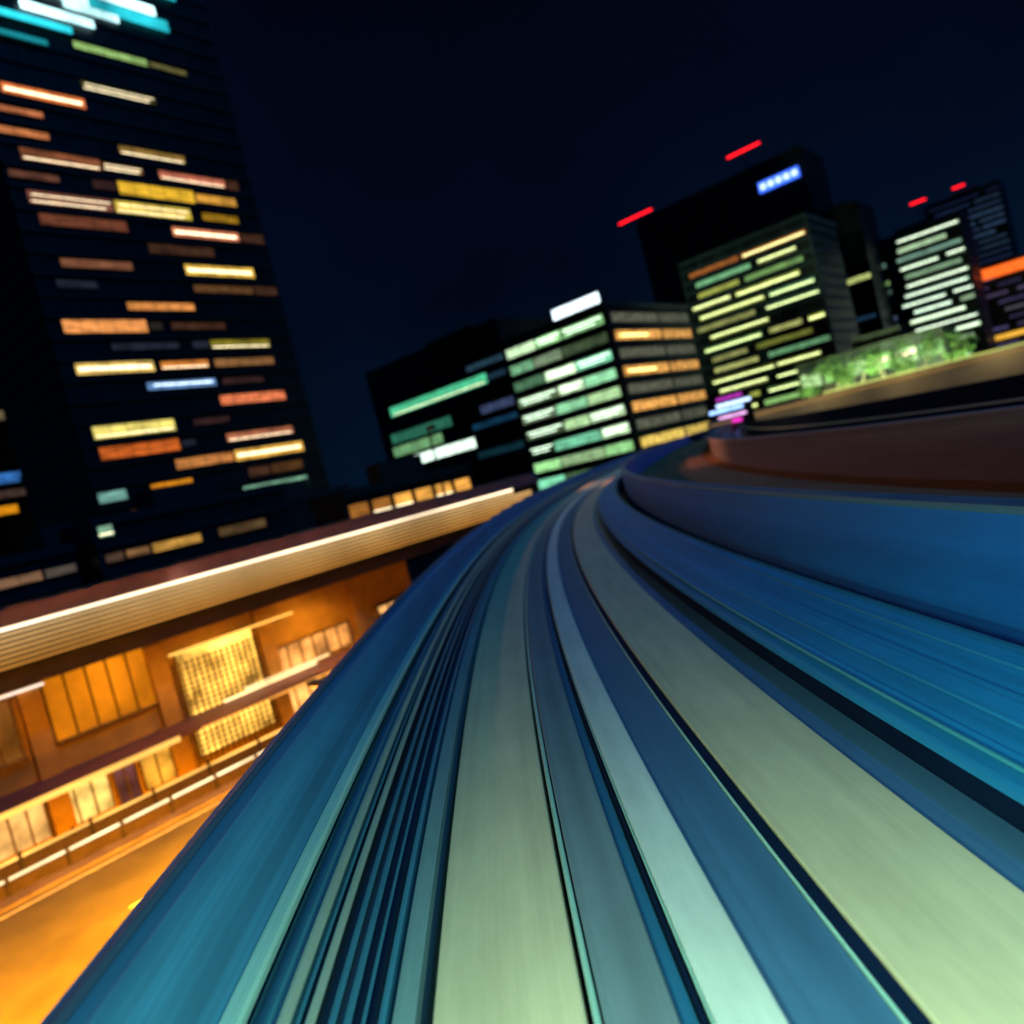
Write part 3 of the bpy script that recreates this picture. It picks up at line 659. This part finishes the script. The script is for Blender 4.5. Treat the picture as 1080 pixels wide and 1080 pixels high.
for q, e_ in ((fr[1], 2600), (fr[2], 5200), (fr[3], 5200), (fr[4], 6000)):
    nx, ny = math.cos(q[2]), -math.sin(q[2])
    light('road_wash_lamp', 'SPOT', (q[0]+nx*5, q[1]+ny*5, 12.5), (q[0], q[1], 9.6), e_*.13, (1.0, .80, .40), spot_size=R(150), spot_blend=.9, shadow_soft_size=.4)  # unseen lamps added in front of the barrier to wash it warm

# floodlit trees beyond the elevated road
def tree(px, Y, ht, cr, seed, label):
    b_ = at(px, 400, Y); b_.z = 0; rd = random.Random(seed)
    root = thing('tree', label, 'tree', b_, 'floodlit trees beyond the elevated road')
    tm = MB(); bark = mat('bark', (.07, .05, .035), .9, 0, .3, scale=3)
    tm.tube(b_, b_+Vector((.2, 0, ht*.55)), .32, .18, 8); tips = []
    for k in range(7):
        a = rd.uniform(0, 6.28); s_ = b_+Vector((.1, 0, ht*rd.uniform(.35, .55))); e_ = b_+Vector((math.cos(a)*cr*.7, math.sin(a)*cr*.7, ht*rd.uniform(.65, .95)))
        tm.tube(s_, e_, .12, .03, 6); tips.append(e_)
    tm.build('trunk', bark, root)
    lm = MB()
    cl = [t_+Vector((rd.gauss(0, .8), rd.gauss(0, .8), rd.gauss(0, .7))) for t_ in tips for _ in range(3)]
    for c_ in cl:
        rr = rd.uniform(.9, 1.6)
        for _ in range(45):
            v = Vector((rd.gauss(0, 1), rd.gauss(0, 1), rd.gauss(0, .7))).normalized()*rr*rd.uniform(.5, 1); q = c_+v; s_ = rd.uniform(.22, .42)
            u = Vector((rd.uniform(-1, 1), rd.uniform(-1, 1), rd.uniform(-1, 1))).normalized(); w_ = u.orthogonal().normalized()
            lm.quad([q-u*s_, q+w_*s_*.5, q+u*s_, q-w_*s_*.5])
    lm.build('crown', mat('leaves', (.07, .13, .035), .6, 0, .5, scale=.8), root)
    light('tree_floodlight', 'SPOT', b_+Vector((-3, -9, 6)), b_+Vector((0, 0, ht*.8)), 60000, (.72, 1, .45), spot_size=R(80), spot_blend=.7, shadow_soft_size=.3)
for i, (px, Y, ht, cr, lab) in enumerate(((868, 138, 15.5, 4.5, 'green floodlit tree just right of the yellow green tower'), (900, 142, 16.5, 5, 'rounded floodlit tree below the narrow dark tower'),
    (935, 140, 17, 5, 'tallest floodlit tree in the row at the foot of the white windowed tower'), (972, 144, 17, 4.6, 'floodlit tree right of the tallest in the row'), (1010, 150, 16, 4.5, 'rightmost floodlit tree below the purple grey block'))):
    tree(px, Y, ht, cr, 20+i, lab)
# green lit podium hall behind the trees
fP = lr_face(845, 405, 175, G2); tP, _ = fP.hit(1000, 380)
bP = slab_building('podium_hall', 'low hall behind the floodlit trees with a long bright green white glass front', 'building', fP, 0, tP, 16, 17.2, (.008, .014, .01), 4)
for i in range(6):
    a, b = tP*i/6+.3, tP*(i+1)/6-.3
    window(fP, a, b, 12.6, 16.4, (150, 215, 120) if i % 2 else (190, 235, 160), 1.6 if i in (3, 4) else 1.0, bP, ((.05, .95, .5, .8),) if i in (3, 4) else ())

# warm lamps under the walkway girder that light the hall front
for k, (px, e_) in enumerate(((20, 160), (150, 300), (235, 500), (340, 900))):
    t, _ = hq(px, 740)
    light('hall_lamp', 'SPOT', HF.P(t, 6.3, 3.4), HF.P(t, 1.5, 0), e_, (1.0, .47, .06), spot_size=R(120), spot_blend=.9, shadow_soft_size=.3)

# added mast at the walkway end: its lamp washes the brown inner walls
fm = thing('fill_lamp_mast', 'thin mast with an added fill light at the far end of the walkway', 'fill_lamp', DK.P(tE-6, 9.3, -3.5))
mp_ = DK.P(tE-6, 9.3, -3.5)
MB().tube(mp_, mp_+Vector((0, 0, 5)), .09, .06, 8).build('pole', m_bdark, fm)
MB().box(mp_+Vector((.2, -.2, 5.1)), (.6, .35, .3), P40).build('lamp_head', m_bdark, fm)
light('fill_lamp', 'SPOT', mp_+Vector((.3, -.4, 4.9)), (15, 48, 8.6), 9000, (1.0, .40, .20), spot_size=R(70), spot_blend=.9, shadow_soft_size=.4)
light('brown_wall_fill', 'SPOT', (-40, 68, 33), (12, 25, 8.8), 17000, (1.0, .50, .36), spot_size=R(50), spot_blend=.9, shadow_soft_size=.8)  # unseen lamp added to spread warm light over the brown walls
light('walkway_light', 'SPOT', DK.P(8, 9.0, .6), DK.P(20, 8.8, .4), 90, (1.0, .5, .3), spot_size=R(120), spot_blend=.8, shadow_soft_size=.4)
